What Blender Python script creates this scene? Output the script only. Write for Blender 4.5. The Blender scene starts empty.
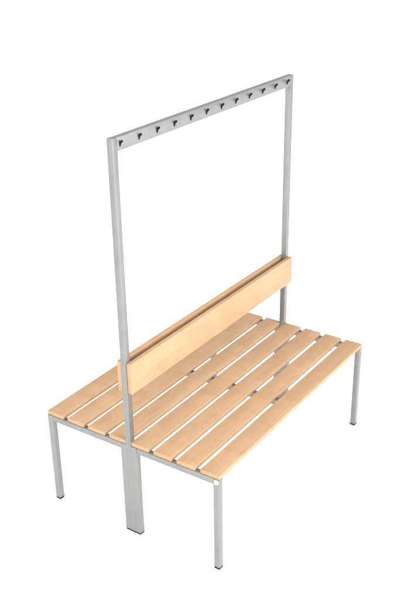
import bpy, bmesh, math, random
from mathutils import Vector, Matrix

random.seed(4)
scene = bpy.context.scene
COL = scene.collection

# ------------------------------------------------------------------ materials
def new_mat(name):
    m = bpy.data.materials.new(name)
    m.use_nodes = True
    nt = m.node_tree
    return m, nt, nt.nodes['Principled BSDF'], nt.links

def wood_material():
    """Beech made of glued staves; grain runs along the object's own Y axis."""
    m, nt, bsdf, ln = new_mat('beech_wood')
    N = nt.nodes
    tc = N.new('ShaderNodeTexCoord')
    info = N.new('ShaderNodeObjectInfo')
    off = N.new('ShaderNodeVectorMath'); off.operation = 'SCALE'
    off.inputs[0].default_value = (3.1, 7.7, 5.3)
    ln.new(info.outputs['Random'], off.inputs['Scale'])
    add = N.new('ShaderNodeVectorMath'); add.operation = 'ADD'
    ln.new(tc.outputs['Object'], add.inputs[0]); ln.new(off.outputs[0], add.inputs[1])

    def mapped(scale):
        mp = N.new('ShaderNodeMapping'); mp.inputs['Scale'].default_value = scale
        ln.new(add.outputs[0], mp.inputs['Vector'])
        return mp.outputs[0]

    # glued staves: courses along Y, each stave with a slightly different tone
    sep = N.new('ShaderNodeSeparateXYZ'); ln.new(add.outputs[0], sep.inputs[0])
    xz = N.new('ShaderNodeMath'); xz.operation = 'ADD'
    ln.new(sep.outputs['X'], xz.inputs[0]); ln.new(sep.outputs['Z'], xz.inputs[1])
    cmb = N.new('ShaderNodeCombineXYZ')
    ln.new(sep.outputs['Y'], cmb.inputs['X']); ln.new(xz.outputs[0], cmb.inputs['Y'])
    brk = N.new('ShaderNodeTexBrick')
    brk.offset = 0.37; brk.offset_frequency = 2; brk.squash = 1.0
    brk.inputs['Color1'].default_value = (0, 0, 0, 1); brk.inputs['Color2'].default_value = (1, 1, 1, 1)
    brk.inputs['Mortar'].default_value = (0.0, 0.0, 0.0, 1)
    brk.inputs['Scale'].default_value = 1.0
    brk.inputs['Mortar Size'].default_value = 0.0003
    brk.inputs['Mortar Smooth'].default_value = 0.5
    brk.inputs['Brick Width'].default_value = 0.082
    brk.inputs['Row Height'].default_value = 0.0432
    ln.new(cmb.outputs[0], brk.inputs['Vector'])
    bw = N.new('ShaderNodeRGBToBW'); ln.new(brk.outputs['Color'], bw.inputs[0])
    # growth figure, long and soft
    n1 = N.new('ShaderNodeTexNoise'); n1.inputs['Scale'].default_value = 1.0
    n1.inputs['Detail'].default_value = 5; n1.inputs['Roughness'].default_value = 0.6
    n1.inputs['Distortion'].default_value = 0.15
    ln.new(mapped((85, 5, 85)), n1.inputs['Vector'])
    # pores and short flecks
    n2 = N.new('ShaderNodeTexNoise'); n2.inputs['Scale'].default_value = 1.0
    n2.inputs['Detail'].default_value = 3
    ln.new(mapped((420, 45, 420)), n2.inputs['Vector'])
    # broad tonal drift
    n3 = N.new('ShaderNodeTexNoise'); n3.inputs['Scale'].default_value = 1.0
    ln.new(mapped((6, 2.5, 6)), n3.inputs['Vector'])

    def mul_add(a, k, prev=None):
        x = N.new('ShaderNodeMath'); x.operation = 'MULTIPLY_ADD'
        ln.new(a, x.inputs[0]); x.inputs[1].default_value = k
        if prev is None: x.inputs[2].default_value = 0.0
        else: ln.new(prev, x.inputs[2])
        return x.outputs[0]
    f = mul_add(bw.outputs[0], 0.13)
    f = mul_add(n1.outputs['Fac'], 0.46, f)
    f = mul_add(n2.outputs['Fac'], 0.24, f)
    f = mul_add(n3.outputs['Fac'], 0.14, f)
    # soft tonal steps along the board, where staves are joined end to end
    n5 = N.new('ShaderNodeTexNoise'); n5.inputs['Scale'].default_value = 1.0
    n5.inputs['Detail'].default_value = 2
    ln.new(mapped((3, 17, 3)), n5.inputs['Vector'])
    f = mul_add(n5.outputs['Fac'], 0.24, f)
    ramp = N.new('ShaderNodeValToRGB')
    e = ramp.color_ramp.elements
    e[0].position = 0.36; e[0].color = WOOD_DARK
    e[1].position = 0.84; e[1].color = WOOD_LIGHT
    ln.new(f, ramp.inputs[0])
    ln.new(ramp.outputs[0], bsdf.inputs['Base Color'])
    bsdf.inputs['Roughness'].default_value = 0.5
    bsdf.inputs['Specular IOR Level'].default_value = 0.25
    bmp = N.new('ShaderNodeBump'); bmp.inputs['Strength'].default_value = 0.12
    bmp.inputs['Distance'].default_value = 0.0006
    ln.new(n2.outputs['Fac'], bmp.inputs['Height'])
    ln.new(bmp.outputs[0], bsdf.inputs['Normal'])
    return m

def steel_material():
    """Silver-grey powder coat: slightly glossy with a fine orange-peel."""
    m, nt, bsdf, ln = new_mat('silver_powder_coat')
    N = nt.nodes
    tc = N.new('ShaderNodeTexCoord')
    n = N.new('ShaderNodeTexNoise'); n.inputs['Scale'].default_value = 900
    n.inputs['Detail'].default_value = 2
    ln.new(tc.outputs['Object'], n.inputs['Vector'])
    n4 = N.new('ShaderNodeTexNoise'); n4.inputs['Scale'].default_value = 14
    ln.new(tc.outputs['Object'], n4.inputs['Vector'])
    ramp = N.new('ShaderNodeValToRGB')
    e = ramp.color_ramp.elements
    a, b = STEEL * 0.95, STEEL * 1.05
    e[0].position = 0.3; e[0].color = (a, a, a * 0.985, 1)
    e[1].position = 0.7; e[1].color = (b, b, b * 0.985, 1)
    ln.new(n4.outputs['Fac'], ramp.inputs[0])
    ln.new(ramp.outputs[0], bsdf.inputs['Base Color'])
    bsdf.inputs['Metallic'].default_value = 0.62
    bsdf.inputs['Roughness'].default_value = 0.34
    bmp = N.new('ShaderNodeBump'); bmp.inputs['Strength'].default_value = 0.06
    bmp.inputs['Distance'].default_value = 0.0003
    ln.new(n.outputs['Fac'], bmp.inputs['Height'])
    ln.new(bmp.outputs[0], bsdf.inputs['Normal'])
    return m

def plastic_material(name, v, rough, spec=0.5):
    m, nt, bsdf, ln = new_mat(name)
    N = nt.nodes
    tc = N.new('ShaderNodeTexCoord')
    n = N.new('ShaderNodeTexNoise'); n.inputs['Scale'].default_value = 300
    ln.new(tc.outputs['Object'], n.inputs['Vector'])
    ramp = N.new('ShaderNodeValToRGB')
    e = ramp.color_ramp.elements
    e[0].color = (v * 0.85, v * 0.85, v * 0.85, 1); e[1].color = (min(1, v * 1.15),) * 3 + (1,)
    ln.new(n.outputs['Fac'], ramp.inputs[0]); ln.new(ramp.outputs[0], bsdf.inputs['Base Color'])
    bsdf.inputs['Roughness'].default_value = rough
    bsdf.inputs['Specular IOR Level'].default_value = spec
    return m

def floor_material():
    m, nt, bsdf, ln = new_mat('white_studio_floor')
    N = nt.nodes
    tc = N.new('ShaderNodeTexCoord')
    n = N.new('ShaderNodeTexNoise'); n.inputs['Scale'].default_value = 3
    ln.new(tc.outputs['Object'], n.inputs['Vector'])
    ramp = N.new('ShaderNodeValToRGB')
    ramp.color_ramp.elements[0].color = (0.89, 0.89, 0.89, 1)
    ramp.color_ramp.elements[1].color = (0.91, 0.91, 0.91, 1)
    ln.new(n.outputs['Fac'], ramp.inputs[0]); ln.new(ramp.outputs[0], bsdf.inputs['Base Color'])
    bsdf.inputs['Roughness'].default_value = 0.9
    bsdf.inputs['Specular IOR Level'].default_value = 0.1
    return m

WOOD_DARK = (0.338, 0.202, 0.110, 1)
WOOD_LIGHT = (0.452, 0.289, 0.170, 1)
STEEL = 0.240
WOOD = wood_material()
STEELM = steel_material()
BLACK = plastic_material('black_plastic', 0.006, 0.45, 0.2)
RUBBER = plastic_material('dark_rubber', 0.008, 0.7, 0.2)
WHITE = plastic_material('white_plastic', 0.8, 0.4)
FLOORM = floor_material()

# ------------------------------------------------------------------ geometry helpers
def box_bm(x0, x1, y0, y1, z0, z1, bevel=0.0, seg=2):
    bm = bmesh.new()
    bmesh.ops.create_cube(bm, size=1.0)
    bmesh.ops.scale(bm, vec=(x1 - x0, y1 - y0, z1 - z0), verts=bm.verts)
    bmesh.ops.translate(bm, vec=((x0 + x1) / 2, (y0 + y1) / 2, (z0 + z1) / 2), verts=bm.verts)
    if bevel > 0:
        bmesh.ops.bevel(bm, geom=list(bm.edges), offset=bevel, segments=seg, profile=0.5, affect='EDGES')
    return bm

def mesh_of(name, bm, mat, smooth=True):
    me = bpy.data.meshes.new(name)
    bmesh.ops.recalc_face_normals(bm, faces=bm.faces)
    bm.to_mesh(me); bm.free()
    me.materials.append(mat)
    if smooth:
        for p in me.polygons: p.use_smooth = True
        me.set_sharp_from_angle(angle=math.radians(35))
    return me

def part(name, me, parent, loc=(0, 0, 0)):
    o = bpy.data.objects.new(name, me)
    COL.objects.link(o)
    o.parent = parent
    o.location = loc
    return o

def copy_part(o, parent, loc):
    c = o.copy(); COL.objects.link(c); c.parent = parent; c.location = loc
    for ch in list(o.children):
        d = ch.copy(); COL.objects.link(d); d.parent = c
    return c

# ------------------------------------------------------------------ measures (metres)
W, L = 0.4286, 0.6205          # half width / half length of the seat
ZS, TS = 0.450, 0.0178         # seat top, slat thickness
SW, GAP = 0.0864, 0.0237
T = 0.0252                     # tube section
H, RH = 1.666, 0.0470          # total height, coat rail height
YE = 0.6230                    # outer face of the end frames
CAP = 0.0080
ZB = ZS - TS                   # underside of slats

bench = bpy.data.objects.new('changing_room_bench', None)
COL.objects.link(bench)
bench.empty_display_size = 0.1
bench['label'] = 'double-sided slatted wooden bench on grey steel legs with a tall frame of coat hooks'
bench['category'] = 'bench'

# seat slats -----------------------------------------------------
pitch = (2 * W - SW) / 7.0
slat_me = mesh_of('seat_slat', box_bm(-SW / 2, SW / 2, -L, L, -TS, 0, 0.0022, 3), WOOD)
slat = None
for i in range(8):
    loc = (-W + SW / 2 + i * pitch, 0, ZS)
    slat = part('seat_slat', slat_me, bench, loc) if i == 0 else copy_part(slat, bench, loc)

# end frames -----------------------------------------------------
cap_h = CAP
def tube_leg_mesh(name, ztop, bev=0.0016):
    return mesh_of(name, box_bm(-T / 2, T / 2, -T / 2, T / 2, cap_h, ztop, bev, 2), STEELM)
leg_me = tube_leg_mesh('leg', ZB - 0.0005)
cap_me = mesh_of('foot_cap', box_bm(-T / 2 + .0003, T / 2 - .0003, -T / 2 + .0003, T / 2 - .0003, 0, cap_h + 0.002, 0.0012, 2), RUBBER)
yl = YE - T / 2
xl = W - T / 2 - 0.0004
first = None
legs = []
leg_in_me = tube_leg_mesh('inner_leg', ZB - 0.0005, 0.00025)
for sy in (-1, 1):
    for x in (-xl, xl):
        if first is None:
            first = part('leg', leg_me, bench, (x, sy * yl, 0))
            part('foot_cap', cap_me, first)
            legs.append(first)
        else:
            legs.append(copy_part(first, bench, (x, sy * yl, 0)))
first_in = None
for sy in (-1, 1):
    for x in (-T - 0.0003, T - 0.0004):
        if first_in is None:
            first_in = part('inner_leg', leg_in_me, bench, (x, sy * (yl - 0.0004), 0))
            part('foot_cap', cap_me, first_in)
        else:
            copy_part(first_in, bench, (x, sy * (yl if x > 0 else yl - 0.0004), 0))

# tall posts -----------------------------------------------------
post_bm = box_bm(-T / 2, T / 2, -T / 2, T / 2, cap_h, H, 0.0004, 2)
post_me = mesh_of('post', post_bm, STEELM)
post = part('post', post_me, bench, (0, -yl - 0.0002, 0))
part('foot_cap', cap_me, post)
copy_part(post, bench, (0, yl + 0.0002, 0))

# seat rails: one each side of a post at each end, one pair in the middle
x_in, x_out = 1.5 * T + 0.0004, xl - T / 2 - 0.0001
rail_me = mesh_of('end_rail', box_bm(x_in, x_out, -T / 2 + .0004, T / 2 - .0004, ZB - T, ZB - 0.0003, 0.0015, 2), STEELM)
rail_me2 = mesh_of('end_rail', box_bm(-x_out, -x_in, -T / 2 + .0004, T / 2 - .0004, ZB - T, ZB - 0.0003, 0.0015, 2), STEELM)
for sy in (-1, 1):
    part('end_rail', rail_me, bench, (0, sy * yl, 0))
    part('end_rail', rail_me2, bench, (0, sy * yl, 0))
mid_me = mesh_of('cross_rail', box_bm(-W + 0.03, W - 0.03, -T / 2, T / 2, ZB - T, ZB - 0.0003, 0.0015, 2), STEELM)
part('cross_rail', mid_me, bench, (0, -0.003, 0))

# white round disc at the top of the near corner leg
bm = bmesh.new()
bmesh.ops.create_cone(bm, cap_ends=True, segments=32, radius1=0.0102, radius2=0.0088, depth=0.0035,
                      matrix=Matrix.Rotation(math.radians(90), 4, 'X'))
disc = part('disc', mesh_of('disc', bm, WHITE), legs[1], (0.0005, -T / 2 - 0.0015, ZB - 0.0125))
disc['label'] = 'white round disc at the top of the near corner leg'

# backrest boards ------------------------------------------------
BZ0, BZ1, BT = 0.6752, 0.8055, 0.0200
BL = 0.6240
board_me = mesh_of('backrest_board', box_bm(-BT / 2, BT / 2, -BL, BL, -(BZ1 - BZ0) / 2, (BZ1 - BZ0) / 2, 0.0018, 3), WOOD)
bx = T / 2 + BT / 2 + 0.0002
board = part('backrest_board', board_me, bench, (bx, 0.0035, (BZ0 + BZ1) / 2))
copy_part(board, bench, (-bx, 0.0035, (BZ0 + BZ1) / 2))

# coat rail ------------------------------------------------------
ry = yl + 0.0002 - T / 2 + 0.0006
coat = part('coat_rail', mesh_of('coat_rail', box_bm(-T / 2 + .0002, T / 2 - .0002, -ry, ry, H - RH, H - 0.0002, 0.0007, 2), STEELM), bench)

# hooks: round flange on the rail, black arm rising outwards to a rounded tip
def lathe_along(path, radii, seg=14):
    bm = bmesh.new(); rings = []
    for i, (p, r) in enumerate(zip(path, radii)):
        a = path[max(i - 1, 0)]; b = path[min(i + 1, len(path) - 1)]
        d = (b - a).normalized()
        s = Vector((0, 1, 0)); u = d.cross(s).normalized(); s = u.cross(d)
        rings.append([bm.verts.new(p + (s * math.cos(t) + u * math.sin(t)) * r)
                      for t in [2 * math.pi * k / seg for k in range(seg)]])
    for a, b in zip(rings, rings[1:]):
        for k in range(seg):
            bm.faces.new((a[k], a[(k + 1) % seg], b[(k + 1) % seg], b[k]))
    bm.faces.new(rings[0][::-1]); bm.faces.new(rings[-1])
    return bm
V = Vector
path = [V((.0008, 0, -.0165)), V((.0018, 0, -.0150)), V((.0028, 0, -.0095)), V((.0038, 0, -.0035)), V((.0056, 0, .0015)),
        V((.0086, 0, .0052)), V((.0125, 0, .0080)), V((.0165, 0, .0100)), V((.0188, 0, .0110)), V((.0198, 0, .0114))]
radii = [.0008, .0018, .0028, .0038, .0046, .0052, .0056, .0054, .0040, .0012]
path = [V((p.x * 0.66, 0, p.z * 0.80)) for p in path]; radii = [r * 0.86 for r in radii]
arm_me = mesh_of('hook', lathe_along(path, radii), BLACK)
hook = None
for i in range(12):
    loc = (T / 2 - 0.0004, -0.5845 + i * 0.1049, H - RH / 2 + 0.0022)
    if hook is None:
        hook = part('hook', arm_me, bench, loc)
    else:
        copy_part(hook, bench, loc)

# ------------------------------------------------------------------ floor
bm = bmesh.new()
bmesh.ops.create_circle(bm, cap_ends=True, segments=96, radius=60)
fl = bpy.data.objects.new('floor', mesh_of('floor', bm, FLOORM, smooth=False))
COL.objects.link(fl)
fl['kind'] = 'structure'
fl['label'] = 'plain white studio floor'

# ------------------------------------------------------------------ light
w = bpy.data.worlds.new('World'); scene.world = w; w.use_nodes = True
bg = w.node_tree.nodes['Background']
bg.inputs['Color'].default_value = (1, 1, 1, 1)
wn, wl = w.node_tree.nodes, w.node_tree.links
wtc = wn.new('ShaderNodeTexCoord')
dot = wn.new('ShaderNodeVectorMath'); dot.operation = 'DOT_PRODUCT'
dot.inputs[1].default_value = Vector((0.25, -0.95, 0.0)).normalized()
wl.new(wtc.outputs['Generated'], dot.inputs[0])
mr = wn.new('ShaderNodeMapRange')
mr.inputs['From Min'].default_value = -1; mr.inputs['From Max'].default_value = 1
mr.inputs['To Min'].default_value = 0.60; mr.inputs['To Max'].default_value = 2.5
wl.new(dot.outputs['Value'], mr.inputs['Value'])
wl.new(mr.outputs[0], bg.inputs['Strength'])

def area(name, loc, target, size, power):
    l = bpy.data.lights.new(name, 'AREA'); l.shape = 'DISK'; l.size = size; l.energy = power
    o = bpy.data.objects.new(name, l); COL.objects.link(o)
    o.location = loc
    o.rotation_euler = (Vector(target) - Vector(loc)).to_track_quat('-Z', 'Y').to_euler()
    return o
area('key_lamp', (10.0, -1.5, 3.2), (0, 0, 0.6), 9.0, 1600)
area('front_floor_fill', (0.6, -5.6, 2.8), (0.6, -5.4, 0.0), 2.5, 150)  # added unseen fill, brightens the floor that the upper posts reflect

# ------------------------------------------------------------------ camera
cam_d = bpy.data.cameras.new('camera'); cam = bpy.data.objects.new('camera', cam_d)
COL.objects.link(cam); scene.camera = cam
F, PX, PY = 907.04, 233.44, 318.59
cam.location = (1.951, -2.918, 2.4844)
cam.rotation_euler = (math.radians(90 - 26.5495), 0, math.radians(32.4303))
cam_d.sensor_fit = 'VERTICAL'; cam_d.sensor_height = 36
cam_d.lens = F / 600 * 36
cam_d.shift_x = (200 - PX) / 600
cam_d.shift_y = (PY - 300) / 600
cam_d.clip_end = 500

# ------------------------------------------------------------------ render look
vs = scene.view_settings
vs.view_transform = 'Standard'; vs.look = 'None'; vs.exposure = 0; vs.gamma = 1
scene.cycles.max_bounces = 10
scene.cycles.diffuse_bounces = 6
